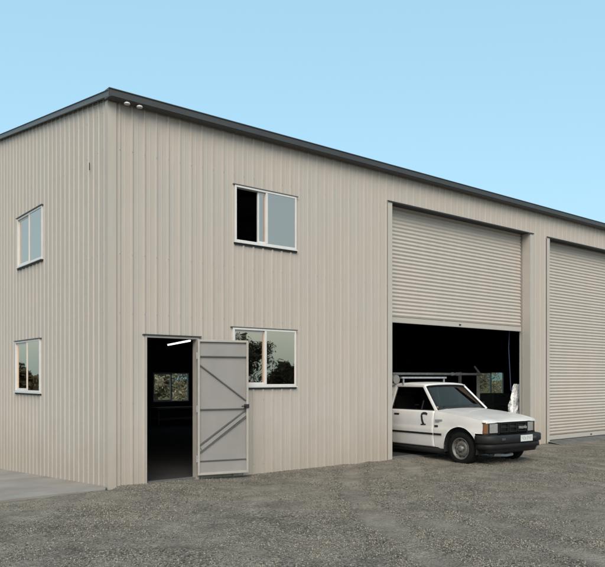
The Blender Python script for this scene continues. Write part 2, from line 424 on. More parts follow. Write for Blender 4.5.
# footing strip (dark gap under the sheets) and slab
for a, b in ((.005, DOOR[0]-.005), (DOOR[1]+.005, RD1[0]-.005), (RD1[1]+.005, RD2[0]-.005), (RD2[1]+.005, RD3[0]-.005), (RD3[1]+.005, SL)): MB().box(a+(.06 if a < .1 else 0), .012, -.2, b, .1, -.02).build('footing', 'black', shed)
MB().box(.012, .1, -.9, .1, SD, -.02).build('footing', 'black', shed)
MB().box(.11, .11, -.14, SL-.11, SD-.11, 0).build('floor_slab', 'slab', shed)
# corner flashing
MB().box(-.026, -.026, -.09, .10, -.023, 5.34).box(-.026, -.023, -.09, -.023, .07, 5.35).build('corner_flashing', 'cream', shed)
# roof
for a, b, sg in ((-.06, SD/2, 1), (SD+.06, SD/2, -1)):
    za, zb = EH-.0096-.06, EH+SLOPE*SD/2-.06
    rf = MB(); n = int(SL/.19)+1; top = []
    for e, z in ((a, za), (b, zb)):
        top.append([(x, e, z+.05+(.03 if i % 2 else 0)) for i, x in enumerate(np.linspace(-.02, SL+.02, 2*n))])
    rf.grid(top, False); rf.grid([[(x, y, z-.05) for x, y, z in r] for r in top], False, True); rf.build('roof', 'barge', shed)
# gutter along the front eave: an open box section with a rolled lip
def gut(y0, sgn):
    prof = [(a_, b_-.06) for a_, b_ in [(0, 5.53), (0, 5.41), (-.02, 5.395), (-.125, 5.408), (-.14, 5.42), (-.14, 5.50), (-.152, 5.515), (-.14, 5.528), (-.13, 5.518), (-.13, 5.426), (-.02, 5.418), (-.012, 5.53)]]
    mb = MB(); rows = [[(x, y0+sgn*p[0], p[1]) for p in prof+[prof[0]]] for x in np.linspace(-.07, SL+.07, 2)]
    mb.grid(rows, False)
    for x in (-.07, SL+.07): mb.box(x-.004, min(y0, y0-sgn*.14), 5.338, x+.004, max(y0, y0-sgn*.14), 5.462)
    return mb
gg = gut(-.034, 1)
gg.build('gutter', 'gutter', shed)
gut(SD+.034, -1).build('gutter', 'gutter', shed)
# dark-coloured strip standing in for the shadow between gutter and cladding
MB().box(-.03, -.033, 5.355, SL, -.005, 5.47).build('eave_shadow_strip', 'gutter', shed)
# barge boards up the gables
for xg_ in (-.075, SL+.04):
    b_ = MB()
    for a, b in ((-.17, SD/2), (SD+.17, SD/2)):
        za, zb = EH+SLOPE*(-.17 if a < 0 else -.17), EH+SLOPE*SD/2
        for x0, x1, o0, o1 in ((xg_, xg_+.035, -.045, .030), (xg_-.012, xg_+.1, .030, .037)):
            b_.add([(x0, a, za+o0), (x1, a, za+o0), (x1, b, zb+o0), (x0, b, zb+o0), (x0, a, za+o1), (x1, a, za+o1), (x1, b, zb+o1), (x0, b, zb+o1)],
                   [(3,2,1,0),(4,5,6,7),(0,1,5,4),(1,2,6,5),(2,3,7,6),(3,0,4,7)])
    b_.build('barge_board', 'barge', shed)
# twin caps under the gutter at the corner
for s in (.209, .397):
    f = MB().lathe([(.0, .022), (.024, .020), (.039, .013), (.044, 0), (.040, -.010), (.0, -.011)], (s, -.135, 5.318), 'z', 20)
    f.build('floodlight', 'frame', shed)
    MB().bar((s, -.135, 5.37), (s, -.04, 5.37), .02, .012).build('bracket', 'steel', shed.children[-1]) if False else None
MB().bar((-.031, .611, 4.63), (-.031, .607, 4.52), .012, .004).build('scrape', 'black', shed)
# ---- windows
def window(box, face, open_sash=None, gl='glass_a', far=False):
    """box a0,a1,z0,z1 ; face 'front' or 'end' or 'back'; frame part with sash, pane and sill sub-parts"""
    a0, a1, z0, z1 = box
    if face == 'front': P_ = lambda a, o, z: (a, -o, z)
    elif face == 'end': P_ = lambda a, o, z: (-o, a, z)
    else: P_ = lambda a, o, z: (a, SD+o, z)
    fo_ = .040 if face == 'front' else .030
    def bx(mb, a, b, o0, o1, c, d):
        p = P_(a, o0, c); q = P_(b, o1, d); lo = [min(p[i], q[i]) for i in range(3)]; hi = [max(p[i], q[i]) for i in range(3)]
        mb.box(*lo, *hi)
    fr = MB(); w = .033; mid = (a0+a1)/2
    for c, d, e, f in ((a0, a0+w, z0, z1), (a1-w, a1, z0, z1), (a0+w, a1-w, z0, z0+w), (a0+w, a1-w, z1-w, z1), (mid-.019, mid+.019, z0+w, z1-w)):
        bx(fr, c, d, -.055, fo_, e, f)
    o = fr.build('window', 'frame', shed, .004)
    pn = MB(); fx = (mid, a1-w) if face != 'end' else (a0+w, mid)      # the fixed light
    bx(pn, fx[0]+.02, fx[1]+.003, (fo_-.014), (fo_-.010), z0+w-.003, z1-w+.003); pn.build('pane', gl, o)
    sh = MB(); sa, sb = (a0+w, mid+.02) if face != 'end' else (mid-.02, a1-w)
    if open_sash: sa += open_sash; sb += open_sash
    sw = .030
    for c, d, e, f in ((sa, sa+sw, z0+w, z1-w), (sb-sw, sb, z0+w, z1-w), (sa+sw, sb-sw, z0+w, z0+w+sw), (sa+sw, sb-sw, z1-w-sw, z1-w)): bx(sh, c, d, -.026, .004, e, f)
    sh.build('sash', 'frame', o, .003)
    p2 = MB(); bx(p2, sa+sw-.003, sb-sw+.003, -.006, -.002, z0+w+sw-.003, z1-w-sw+.003); p2.build('pane', gl, o)
    hd = MB(); bx(hd, a0-.03, a1+.03, .0, .046, z1+.001, z1+.014); hd.build('head_flashing', 'brace', o)
    si = MB(); bx(si, a0-.02, a1+.02, -.02, .052, z0-.018, z0-.001); si.build('sill', 'frame', o)
    si = MB()
    u = a0
    bx(si, a0-.01, a1+.02, .002, .024, z0-.045, z0-.019); si.build('sill_flashing', 'steel', o)
    return o
window(WIN_U, 'front', .425); window(WIN_L, 'front', gl='glass_c')
window(GW_U, 'end'); window(GW_L, 'end', gl='glass_c')
window(BW1, 'back', gl='glass_b'); window(BW2, 'back', gl='glass_b')

# ---- roller doors
def roller(box, zbot, name='roller_door'):
    a0, a1, _, z1 = box
    c = MB(); rows = []; z = zbot+.11
    zs = []; top = z1+.06
    while z < top:
        for k, dy in ((0, 0), (.16, -.004), (.34, -.016), (.5, -.020), (.66, -.016), (.84, -.004)): zs.append((z+k*.0748, dy))
        z += .0748
    zs.append((z, 0))
    n = 24; xs = np.linspace(a0+.04, a1-.04, n)
    rows = [[(x, .205+dy, zz) for x in xs] for zz, dy in zs]
    c.grid(rows, True, True)
    rd = c.build(name, 'curtain', shed)
    MB().box(a0+.04, .175, zbot-.005, a1-.04, .215, zbot+.10).build('bottom_rail', 'trimcream', rd, .006)
    MB().box((a0+a1)/2-.03, .165, zbot+.03, (a0+a1)/2+.03, .174, zbot+.06).build('lock', 'steel', rd)
    for x0, sg in ((a0+.012, 1), (a1-.012, -1)):
        gd = MB(); gd.box(min(x0, x0-sg*.06), .165, -.02, max(x0, x0-sg*.06), .172, z1+.02).box(min(x0-sg*.06, x0-sg*.065), .172, -.02, max(x0-sg*.06, x0-sg*.065), .245, z1+.02)
        gd.box(min(x0, x0-sg*.06), .238, -.02, max(x0, x0-sg*.06), .245, z1+.02)
        gd.build('guide', 'galv', rd)
    # reveal and flashings
    fl = MB()
    fl.box(a0-.115, -.038, -.04, a0, -.030, z1-.002).box(a0-.004, -.0295, -.04, a0+.002, .25, z1-.002)
    fl.build('jamb_flashing', 'trimcream', shed); fl = MB()
    fl.box(a1, -.038, -.04, a1+.115, -.030, z1-.002).box(a1-.002, -.0295, -.04, a1+.004, .25, z1-.002)
    fl.build('jamb_flashing', 'trimcream', shed)
    MB().box(a0-.13, -.055, z1, a1+.13, -.030, z1+.010).box(a0-.13, -.055, z1-.012, a1+.13, -.051, z1).box(a0+.004, -.0295, z1, a1-.004, .30, z1+.006).build('head_flashing', 'steel', shed)
    MB().lathe([(.0, 0), (.19, 0), (.19, a1-a0-.2), (.0, a1-a0-.2)], (a0+.1, .42, z1+.2), 'x', 20).build('drum', 'steel', rd)
    return rd
roller(RD1, 2.58); roller(RD2, 0.0); roller(RD3, 0.0)
MB().tube([(9.98, .40, 2.9), (9.96, .42, 2.2), (10.02, .40, 1.2)], .012, 8).build('pull_cord', 'cord', shed)
# threshold ramps
MB().add([(RD1[0], .16, -.003), (RD1[1], .16, -.003), (RD1[1], -.10, -.012), (RD1[0], -.10, -.012), (RD1[0], .16, -.2), (RD1[1], .16, -.2), (RD1[1], -.16, -.2), (RD1[0], -.16, -.2)], [(3,2,1,0), (7,6,2,3), (0,1,5,4), (4,7,3,0), (1,2,6,5)]).build('threshold', 'ramp', shed)
for a0, a1 in ((RD2[0], RD2[1]), (RD3[0], RD3[1])):
    r_ = MB(); n = 30; rows = []
    for k, (d, z) in enumerate(((.10, -.006), (-.04, -.008), (-.34, -.05), (-.60, -.13))):
        rows.append([(x, d + (.03*noise.noise(Vector((x*3, k, 0))) if k > 1 else 0), z + .01*noise.noise(Vector((x*5, k*3, 0)))*(k > 1)) for x in np.linspace(a0-.08, a1+.08, n)])
    r_.grid(rows, True, True); r_.build('threshold', 'ramp', shed)

# ---- personnel door
a0, a1, _, z1 = DOOR
df = MB(); df.box(a0, -.034, -.03, a0+.028, .09, z1-.001).box(a1-.045, -.030, -.03, a1-.001, .09, z1-.001).box(a0+.028, -.030, z1-.03, a1-.045, .09, z1-.001)
df.build('door_frame', 'doorframe', shed)
MB().box(a0-.03, -.05, z1, a1+.03, -.004, z1+.016).build('head_flashing', 'steel', shed)
MB().box(a0+.028, .0, -.055, a1-.045, .1, -.004).build('door_step', 'ramp', shed)
leaf = empty('entry_door', (a1-.058, -.062, 0), -R(13)); leaf.parent = shed
LW, LH, LZ = .815, 2.045, .035
MB().box(.01, -.006, LZ+.01, LW-.01, .0, LZ+LH-.01).build('panel', 'door', leaf)
fr = MB(); t = .034
for c in ((0, -.040, LZ, t, .006, LZ+LH), (LW-t, -.040, LZ, LW, .006, LZ+LH), (t, -.040, LZ, LW-t, .006, LZ+t), (t, -.040, LZ+LH-t, LW-t, .006, LZ+LH)): fr.box(*c)
fr.build('frame', 'doorframe', leaf, .003)
def rail(z, h=.012, zz=None): return MB().box(t, -.034, z, LW-t, -.0065, z+h)
br = MB()
br.box(t, -.020, LZ+1.80, LW-t, -.0065, LZ+1.97-.0)
br.build('top_panel', 'door', leaf)
MB().box(t, -.020, LZ+t, LW-t, -.0065, LZ+.20).build('kick_panel', 'door', leaf)
for z in (1.785, .205, .985): rail(LZ+z, .014).build('rail', 'brace', leaf)
for p, q in (((.04, 1.66), (LW-.04, 1.12)), ((.04, .455), (LW-.04, .965)), ((.04, .34), (LW-.04, .86))):
    b_ = MB(); b_.bar((p[0], -.021, LZ+p[1]), (q[0], -.021, LZ+q[1]), .016, .026, (0, 1, 0)) if False else b_.bar((p[0], -.018, LZ+p[1]), (q[0], -.018, LZ+q[1]), .022, .016)
    b_.build('brace', 'brace', leaf)
MB().bar((.06, -.014, LZ+.40), (LW-.05, -.014, LZ+.91), .012, .055).build('brace_flat', 'door', leaf)
h = MB(); h.box(LW-.075, -.055, LZ+1.00, LW+.006, -.041, LZ+1.06).tube([(LW-.06, -.055, LZ+1.035), (LW-.06, -.085, LZ+1.035), (LW-.13, -.088, LZ+1.03)], .009)
h.build('handle', 'black', leaf)
for z in (.25, 1.0, 1.8): MB().tube([(-.008, -.02, LZ+z-.05), (-.008, -.02, LZ+z+.05)], .012).build('hinge', 'galv', leaf)

# ---- portal frames, purlins and fittings inside
for i, x in enumerate((5.35, 10.55, 15.9, 21.3)):
    pf = MB()
    for y in (.17, SD-.17):
        pf.box(x-.07, y-.09, 0, x+.07, y-.08, EH-.1).box(x-.07, y+.08, 0, x+.07, y+.09, EH-.1).box(x-.005, y-.08, 0, x+.005, y+.08, EH-.1)
    for a, b in ((.1, SD/2), (SD-.1, SD/2)): pf.bar((x, a, EH-.2), (x, b, EH+SLOPE*SD/2-.2), .12, .22)
    pf.build('portal_frame', 'steel', shed)
pu = MB()
for y in (1.5, 3.2, 4.9, 7.1, 8.8, 10.5): pu.bar((.1, y, rake(y)-.09), (SL-.1, y, rake(y)-.09), .06, .12)
for z in (2.45, 3.2): pu.box(.08, SD-.17, z, SL-.1, SD-.08, z+.12)
pu.build('purlin', 'steel', shed)
bt = MB().bar((3.215, 4.35, 2.245), (2.71, 2.48, 2.245), .07, .035); bl = bt.build('batten_light', 'frame', shed)
MB().tube([(3.205, 4.31, 2.212), (2.72, 2.52, 2.212)], .015).build('light_tube', 'tube', bl)
for p in ((3.1, 3.92), (2.83, 2.92)): MB().tube([(p[0], p[1], 2.26), (p[0], p[1], 5.6)], .004, 5).build('hanger', 'steel', bl)
MB().box(1.50, .075, 1.62, 1.58, .11, 1.74).build('light_switch', 'frame', shed)

# ------------------------------------------------------------------ things inside
def bench(name, s, d, rz, w, label):
    e = empty(name, W(s, d), TH+rz, label, 'workbench')
    MB().box(-w/2, -.35, .50, w/2, .35, .55).build('bench_top', 'timber', e, .004)
    for x in (-w/2+.06, w/2-.06):
        for y in (-.29, .29): MB().box(x-.03, y-.03, 0, x+.03, y+.03, .498).build('leg', 'steel', e)
    MB().box(-w/2+.1, -.28, .15, w/2-.1, .28, .18).build('shelf', 'timber', e)
    return e
bench('workbench', 7.6, 11.2, 0, 2.6, 'dark timber workbench below the back window seen through the entry door')
# pipe rack: galvanised posts with a rail, behind the car
pr = empty('steel_rack', W(11.18, 2.2), TH, 'galvanised steel rack with long top rail standing behind the white ute', 'rack')
for x, zt in ((0, 1.66), (-3.2, 1.60)):
    for y in (0, .6): MB().bar((x, y, 0), (x, y, zt), .06, .06).build('post', 'railpaint', pr)
    MB().bar((x, -.03, .5), (x, .63, .5), .04, .04).build('crossbar', 'railpaint', pr)
MB().tube([(-3.3, -.05, 1.60), (.03, -.05, 1.60)], .032, 12).build('rail', 'railpaint', pr)
MB().tube([(-3.3, .65, 1.60), (.03, .65, 1.60)], .032, 12).build('rail', 'railpaint', pr)
for x in (-.93, -1.12): MB().tube([(x-.035, -.05, 1.60), (x+.035, -.05, 1.60)], .045, 12).build('coupling', 'foil', pr)
MB().bar((.0, -.05, 1.62), (-.22, -.05, 1.80), .035, .035).build('brace', 'railpaint', pr)
# foil roll leaning by the jamb
fo = MB(); rows = []
for i in range(26):
    z = 1.35*i/25; r = .135*math.sin(math.pi*(.12+.80*i/25))**.6; row = []
    for k in range(25):
        a = 2*math.pi*(k % 24)/24; nn = noise.noise(Vector((math.cos(a)*2.2, math.sin(a)*2.2, z*5.5)))
        rr = r*(1+.42*nn+.30*noise.noise(Vector((math.cos(a)*5, math.sin(a)*5, z*11)))); row.append((.20*z+rr*math.cos(a), rr*math.sin(a)*.8, z+.03*nn))
    rows.append(row)
fo.grid(rows, False); fo.add(rows[-1][:24], [tuple(range(24))])
o = fo.build('foil_roll', 'foil'); o.location = W(10.07, .46); o.rotation_euler.z = TH
tag(o, 'crumpled silver foil bundle leaning upright inside the right edge of the open roller doorway', 'foil bundle')
# grey crate on a drum
cr = empty('tool_cabinet', W(15.2, 4.6), TH, 'small grey tool cabinet standing behind the bonnet under the far window', 'cabinet')
MB().box(-.45, -.3, .06, .45, .3, 1.0).build('cabinet_body', 'galv', cr, .01)
for z in (.12, .42, .72): 
    d_ = MB().box(-.42, -.315, z, .42, -.302, z+.25).build('drawer', 'grey', cr, .004); MB().box(-.15, -.335, z+.17, .15, -.316, z+.19).build('handle', 'black', d_)
for x in (-.4, .4):
    for y in (-.25, .25): MB().lathe([(0, -.015), (.03, -.015), (.03, .015), (0, .015)], (x, y, .03), 'y', 12).build('castor', 'rubber', cr)

# ------------------------------------------------------------------ white ute
CARX, CARY, CARZ, PHI = 3.469, 13.109, -.085, -.925
car = empty('utility_truck', (CARX, CARY, CARZ), PHI, 'white single-cab utility truck with black bumper driving out of the open roller door', 'ute')
SILL = .27; RA, ZC = .375, .315; REAR = -2.78
def sidey(z, x=0):
    zs = [.20, .30, .42, .56, .64, .66, .80, .93, .99]; ys = [.735, .765, .785, .80, .804, .796, .793, .770, .745]
    y = float(np.interp(z, zs, ys))
    if x > .05: y -= .07*((x-.05)/.55)**2
    return y
def fx(y): return .578 - .060*(abs(y)/.73)**5
def topz(x):  # shoulder / bonnet edge
    return float(np.interp(x, [-4, -2.02, -.62, -.3, .2, .50, .565], [.965, .965, .965, .945, .885, .83, .805]))
def zb(x):
    if x > .345: return .60
    for c in (0, REAR):
        if abs(x-c) < RA: return max(SILL, ZC+math.sqrt(max(RA**2-(x-c)**2, 0))*1.02)
    return SILL + (.02 if x < -.5 else 0)
def side(x0, x1, sg, lip=True):
    xs = list(np.linspace(x0, x1, max(int(abs(x1-x0)/.06), 4)))
    for c in (0, REAR):
        for k in range(25):
            q = c - RA*math.cos(math.pi*k/24)
            if min(x0, x1) < q < max(x0, x1): xs.append(q)
        for q in (c-RA-.0005, c+RA+.0005, .3455, .3445):
            if min(x0, x1) < q < max(x0, x1): xs.append(q)
    xs = sorted(set(xs)); rows = []
    for x in xs:
        a, b = zb(x), topz(x); zz = [max(a, SILL+(b-SILL)*t_) for t_ in (0, .06, .15, .28, .36, .42, .47, .52, .56, .60, .66, .72, .80, .87, .94, 1)]
        rows.append([(x, sg*sidey(z, x), z) for z in zz])
    mb = MB(); mb.grid(rows, True, sg < 0)
    return mb
for sg in (-1, 1):
    side(-.604, .492, sg).build('front_wing', 'paint', car)
    d_ = side(-1.78, -.612, sg).build('door', 'paint', car, solid=.012)
    side(-2.02, -1.792, sg).build('cab_side', 'paint', car, solid=.012)
    # rubbing strip
    st = MB(); st.grid([[(x, sg*(sidey(z, x)+o), z) for z, o in ((.515, .004), (.52, .018), (.548, .018), (.553, .004))] for x in np.linspace(-1.77, -.62, 12)], False, sg < 0)
    st.build('rubbing_strip', 'plastic', d_)
    st = MB(); st.grid([[(x, sg*(sidey(z, x)+o), z) for z, o in ((.515, .004), (.52, .018), (.548, .018), (.553, .004))] for x in np.linspace(-.605, -.41, 5)], False, sg < 0)
    st.build('rubbing_strip', 'plastic', car)
    MB().box(-1.66, sg*.785-.012, .86, -1.53, sg*.785+.012, .89).build('handle', 'black', d_)
    MB().grid([[(x, sg*.70, .17) , (x, sg*.745, .275)] for x in (-2.0, -.40)], True, sg < 0).build('sill', 'under', car, solid=.02)
    # black arch liner
    for c in (0, REAR):
        al = MB()
        rows = [[(c+RA*math.cos(a), sg*y, ZC+RA*1.02*math.sin(a)) for a in np.linspace(-.25, math.pi+.25, 22)] for y in (.50, .785)]
        al.grid(rows, True)
        al.add([(c+RA*1.03*math.cos(a), sg*.50, ZC+RA*1.03*math.sin(a)) for a in np.linspace(-.25, math.pi+.25, 22)], [tuple(range(22))])
        al.build('wheel_arch', 'under', car)
# wing badges and door mark (right side)
def flat_shape(name, pts, thick, m, parent, off, z_of=None):
    """polyline ribbon laid on the right-hand side: pts (x, z, width)"""
    mb = MB()
    for (x0, z0, w0), (x1, z1, w1) in zip(pts[:-1], pts[1:]):
        d = Vector((x1-x0, z1-z0)); n = Vector((-d.y, d.x)).normalized()
        q = []
        for x, z, w in ((x0, z0, w0), (x1, z1, w1)):
            for sg in (1, -1):
                X, Z = x+n.x*w/2*sg, z+n.y*w/2*sg; q.append((X, -sidey(Z, X)-off, Z))
        e = [(p[0], p[1]-thick, p[2]) for p in q]
        mb.add(q+e, [(0,1,3,2), (4,6,7,5), (0,4,5,1), (2,3,7,6), (0,2,6,4), (1,5,7,3)])
    return mb.build(name, m, parent)
flat_shape('badge', [(-.575, .795, .026), (-.40, .800, .030)], .004, 'grey', car, .008)
flat_shape('badge', [(-.57, .765, .012), (-.47, .768, .012)], .004, 'grey', car, .008)
flat_shape('badge', [(-.585, .685, .034), (-.50, .687, .034)], .004, 'plastic', car, .008)
flat_shape('door_mark', [(-.785, .895, .036), (-.84, .915, .048), (-.91, .908, .044), (-.930, .875, .042), (-.905, .79, .046), (-.88, .73, .048), (-.865, .705, .060)], .003, 'black', car, .008)
flat_shape('door_mark', [(-.935, .695, .024), (-.805, .703, .024)], .003, 'black', car, .008)
# bonnet
bn = MB(); rows = []
for x in np.linspace(-.62, .575, 16):
    ze = topz(x); row = []
    for k in np.linspace(-1, 1, 17):
        yy = (sidey(topz(x), x)-.004)*k
        cr_ = (.022 + .022*max(0, min(1, (.3-x)/.9)))*(1-abs(k)**2.4)
        ridge = .006 if abs(abs(k)-.62) < .07 else 0
        row.append((min(x, fx(yy)+.012), yy, ze+cr_*(.55 + .45*min(max((.5-x)/.6, 0), 1))+ridge))
    rows.append(row)
bn.grid(rows, True, True)
rows = [rows[-1], [(p[0]+.006, p[1], p[2]-.022) for p in rows[-1]]]; bn.grid(rows, True, True)
bn.build('bonnet', 'paint', car)
# cowl (black strip at the base of the windscreen) and wipers
MB().grid([[(-.60, y, .985+.045*(1-(y/.74)**2)), (-.70, y*.985, 1.0+.035*(1-(y/.74)**2))] for y in np.linspace(-.72, .72, 9)], True, True).build('cowl', 'plastic', car)
# grille panel
gf = MB()
gf.grid([[(fx(y)-.03, y, z) for z in (.55, .80)] for y in np.linspace(-.66, .66, 17)], True)
gf.build('front_panel', 'plastic', car, solid=.02)
gr_ = MB()
def fbox(mb, y0, y1, z0, z1, d0=-.02, d1=.012):
    a, b = fx(y0), fx(y1)
    v = [(a+d0,y0,z0),(b+d0,y1,z0),(b+d0,y1,z1),(a+d0,y0,z1),(a+d1,y0,z0),(b+d1,y1,z0),(b+d1,y1,z1),(a+d1,y0,z1)]
    mb.add(v, [(0,1,2,3),(7,6,5,4),(0,4,5,1),(1,5,6,2),(2,6,7,3),(3,7,4,0)])
# surround
fbox(gr_, -.66, .66, .792, .806); fbox(gr_, -.66, .66, .565, .588)
for y in (-.655, -.415, .415, .655): fbox(gr_, y-.012, y+.012, .588, .792)
# egg-crate frames in the middle
for y0, y1 in ((-.37, -.15), (-.12, .10), (.13, .37)):
    fbox(gr_, y0, y1, .762, .774); fbox(gr_, y0, y1, .612, .624); fbox(gr_, y0, y0+.014, .624, .762); fbox(gr_, y1-.014, y1, .624, .762); fbox(gr_, y0+.014, y1-.014, .688, .700)
go = gr_.build('grille', 'plastic', car)
tx = bpy.data.curves.new('grille_badge', 'FONT'); tx.body = 'mazda'; tx.size = .082; tx.extrude = .003; tx.align_x = 'CENTER'; tx.space_character = 1.15; tx.offset = .002
to = bpy.data.objects.new('tmp', tx); COL.objects.link(to)
dg = bpy.context.evaluated_depsgraph_get(); me = bpy.data.meshes.new_from_object(to.evaluated_get(dg)); bpy.data.objects.remove(to)
me.name = 'grille_badge'; me.materials.clear(); me.materials.append(M['chrome'])
tb = bpy.data.objects.new('grille_badge', me); COL.objects.link(tb); tb.parent = go; tb.location = (.594, .265, .665); tb.rotation_euler = (R(90), 0, R(90))
for sg in (-1, 1):
    hl = MB(); y0, y1 = sg*.44, sg*.645
    fbox(hl, min(y0, y1), max(y0, y1), .605, .775, -.02, .006)
    hl.build('headlight', 'lens', car, .008)
    def corner(z0, z1, o=0.):
        q = [(fx(.66)+.008+o, .668), (fx(.70)+.006+o, .70), (fx(.72)-.012+o, .735+o), (.515, .742+o), (.478, .750+o), (.478, .70), (.48, .668)]
        m_ = MB(); n = len(q); m_.add([(x, sg*y, z) for z in (z0, z1) for x, y in q], [tuple(range(n))[::-1], tuple(range(n, 2*n))] + [(k, (k+1) % n, n+(k+1) % n, n+k) for k in range(n)]); return m_
    wt = [(x, sg*y) for x, y in ((fx(.62)+.012, .62), (fx(.69)+.012, .69), (fx(.72)-.002, .733), (.51, .748), (.475, sidey(.8, .475)+.002))]
    MB().grid([[(x, y, z) for x, y in wt] for z in (.795, .812)] + [[(x, y*.985, topz(min(x, .5))+.004) for x, y in wt]], False, sg > 0).build('wing_tip', 'paint', car)
    corner(.605, .775).build('indicator', 'amber', car, .005)
    corner(.565, .604, .004).build('lamp_surround', 'plastic', car, .003); corner(.776, .794, .004).build('lamp_surround', 'plastic', car, .003)
# bumper: wraps from arch to arch
bm_ = MB()
path = [(.36, -.79), (.45, -.795), (.56, -.78), (.645, -.72), (.68, -.60), (.695, -.3), (.70, 0), (.695, .3), (.68, .60), (.645, .72), (.56, .78), (.45, .795), (.36, .79)]
prof = [(-.06, .335), (-.015, .335), (-.02, .40), (-.03, .425), (.0, .435), (.012, .45), (.012, .548), (.0, .563), (-.05, .568)]
def off(path, o):
    r = []
    for i, p in enumerate(path):
        a = Vector(path[max(i-1, 0)]); b = Vector(path[min(i+1, len(path)-1)]); t_ = (b-a).normalized(); n = Vector((t_.y, -t_.x)); r.append((p[0]+n.x*o, p[1]+n.y*o))
    return r
cols = [[(p[0], p[1], z) for p in off(path, o)] for o, z in prof]
bm_.grid([list(r) for r in zip(*cols)], True)
bo = bm_.build('bumper', 'plastic', car, solid=.012)
MB().grid([[(p[0], p[1], z) for p in off(path[2:-2], -.05 if z > .3 else -.09)] for z in (.345, .25)], True).build('valance', 'plastic', car, solid=.01)
for sg in (-1, 1): MB().box(.705, min(sg*.40, sg*.50), .485, .715, max(sg*.40, sg*.50), .525).build('bumper_lamp', 'hub', bo)
pl = MB().box(.714, .03, .44, .722, .385, .555).build('number_plate', 'plate', bo, .003)
pt = MB()      # worn characters, not legible in the photo
for i, (a_, b_) in enumerate(((.50, .532), (.468, .532), (.468, .516), (.468, .532), (.48, .532), (.468, .524))):
    y = .065+i*.047+(.014 if i > 2 else 0); pt.box(.7225, y, a_, .7232, y+.011, b_); pt.box(.7225, y+.011, .518 if i % 2 else .494, .7232, y+.028, .530 if i % 2 else .504)
pt.build('plate_marks', 'platetext', pl)
# underbody
ub = MB().box(-3.9, -.50, .22, .45, .50, .55).box(-.60, -.66, .5, .50, .66, .78).box(-.42, -.46, .3, .45, .46, .60).box(-2.0, -.72, .22, -.42, .72, .30)
ub.tube([(0, -.7, .3), (0, .7, .3)], .04); ub.tube([(REAR, -.7, .3), (REAR, .7, .3)], .05)
ub.build('chassis', 'under', car)
MB().tube([(.42, -.36, .20), (.50, -.10, .185), (.48, .1, .19)], .028).build('stabiliser', 'galv', car)
MB().box(-.66, -.70, .30, -.61, .70, .95).box(-.92, -.70, .86, -.66, .70, .965).build('dashboard', 'seat', car, .01)
# glasshouse
WZ0, WZ1 = .985, 1.425
def gh(x0, y0, z0, x1, y1, z1): return ((x0, y0, z0), (x1, y1, z1))
A0 = (-.60, .735, .965); A1 = (-1.06, .575, 1.43); B0 = (-1.83, .735, .965); B1 = (-1.78, .575, 1.43); C0 = (-2.0, .72, .965); C1 = (-1.88, .565, 1.42)
def mir(p, sg): return (p[0], sg*p[1], p[2])
for sg in (-1, 1):
    MB().bar(mir(A0, sg), mir(A1, sg), .045, .05, (0, sg, .3)).build('pillar', 'paint', car, .008)
    MB().bar(mir((-1.83, .73, .965), sg), mir((-1.80, .575, 1.43), sg), .06, .05, (0, 1, 0)).build('pillar', 'paint', car, .006)
    MB().bar(mir(C0, sg), mir(C1, sg), .05, .10, (1, 0, 0)).build('pillar', 'paint', car, .006)
    MB().bar(mir((-1.03, .583, 1.427), sg), mir((-1.9, .578, 1.427), sg), .05, .045).build('roof_rail', 'paint', car, .01)
    MB().bar(mir((-.66, .742, .972), sg), mir((-1.80, .742, .972), sg), .02, .022).build('window_seal', 'black', car)
    MB().bar(mir((-.665, .722, .975), sg), mir((-1.085, .578, 1.405), sg), .016, .02).build('window_seal', 'black', car)
    MB().bar(mir((-.98, .665, 1.15), sg), mir((-.98, .738, .97), sg), .02, .02).build('quarter_divider', 'black', car)
    v = [mir(p, sg) for p in ((-.66, .728, .972), (-1.82, .728, .972), (-1.79, .578, 1.41), (-1.08, .578, 1.41))]
    MB().add(v, [(0,1,2,3)]).build('side_glass', 'carglass', car, solid=.004)
    v = [mir(p, sg) for p in ((-1.86, .724, .975), (-1.97, .72, .975), (-1.88, .575, 1.40), (-1.84, .577, 1.40))]
    MB().add(v, [(0,1,2,3)]).build('side_glass', 'carglass', car, solid=.004)
ws = MB(); rows = []
for k in np.linspace(0, 1, 8):
    x = -.625 + (-1.06+.625)*k; z = .99 + .445*k; hw = .70 - .145*k
    rows.append([(x+.05*(1-q*q), hw*q, z+.025*(1-q*q)) for q in np.linspace(-1, 1, 13)])
ws.grid(rows, True, True); wso = ws.build('windscreen', 'carglass', car, solid=.004)
sl = MB(); rim_ = [rows[0][0]]
for r0 in (rows[0], rows[-1]): sl.tube([(p[0]+.004, p[1], p[2]) for p in r0], .011, 6)
for j in (0, -1): sl.tube([(r_[j][0]+.004, r_[j][1], r_[j][2]) for r_ in rows], .011, 6)
sl.build('windscreen_seal', 'black', wso)
MB().add([(-2.0, -.68, .98), (-2.0, .68, .98), (-1.9, .55, 1.41), (-1.9, -.55, 1.41)], [(0,1,2,3)]).build('rear_glass', 'carglass', car, solid=.004)
MB().box(-2.03, -.74, .30, -1.99, .74, .975).build('cab_back', 'paint', car)
rfm = MB(); rows = []
for x, dz in ((-1.02, -.016), (-1.05, .004), (-1.15, .018), (-1.45, .026), (-1.75, .02), (-1.87, .006), (-1.91, -.02)):
    rows.append([(x+.05*(1-q*q)*(x > -1.1), .60*q, 1.445+dz+.026*(1-abs(q)**2.5)-(.018 if abs(q) > .99 else 0)) for q in np.linspace(-1, 1, 15)])
rfm.grid(rows, True, False); rfm.build('roof', 'paint', car, solid=.02)
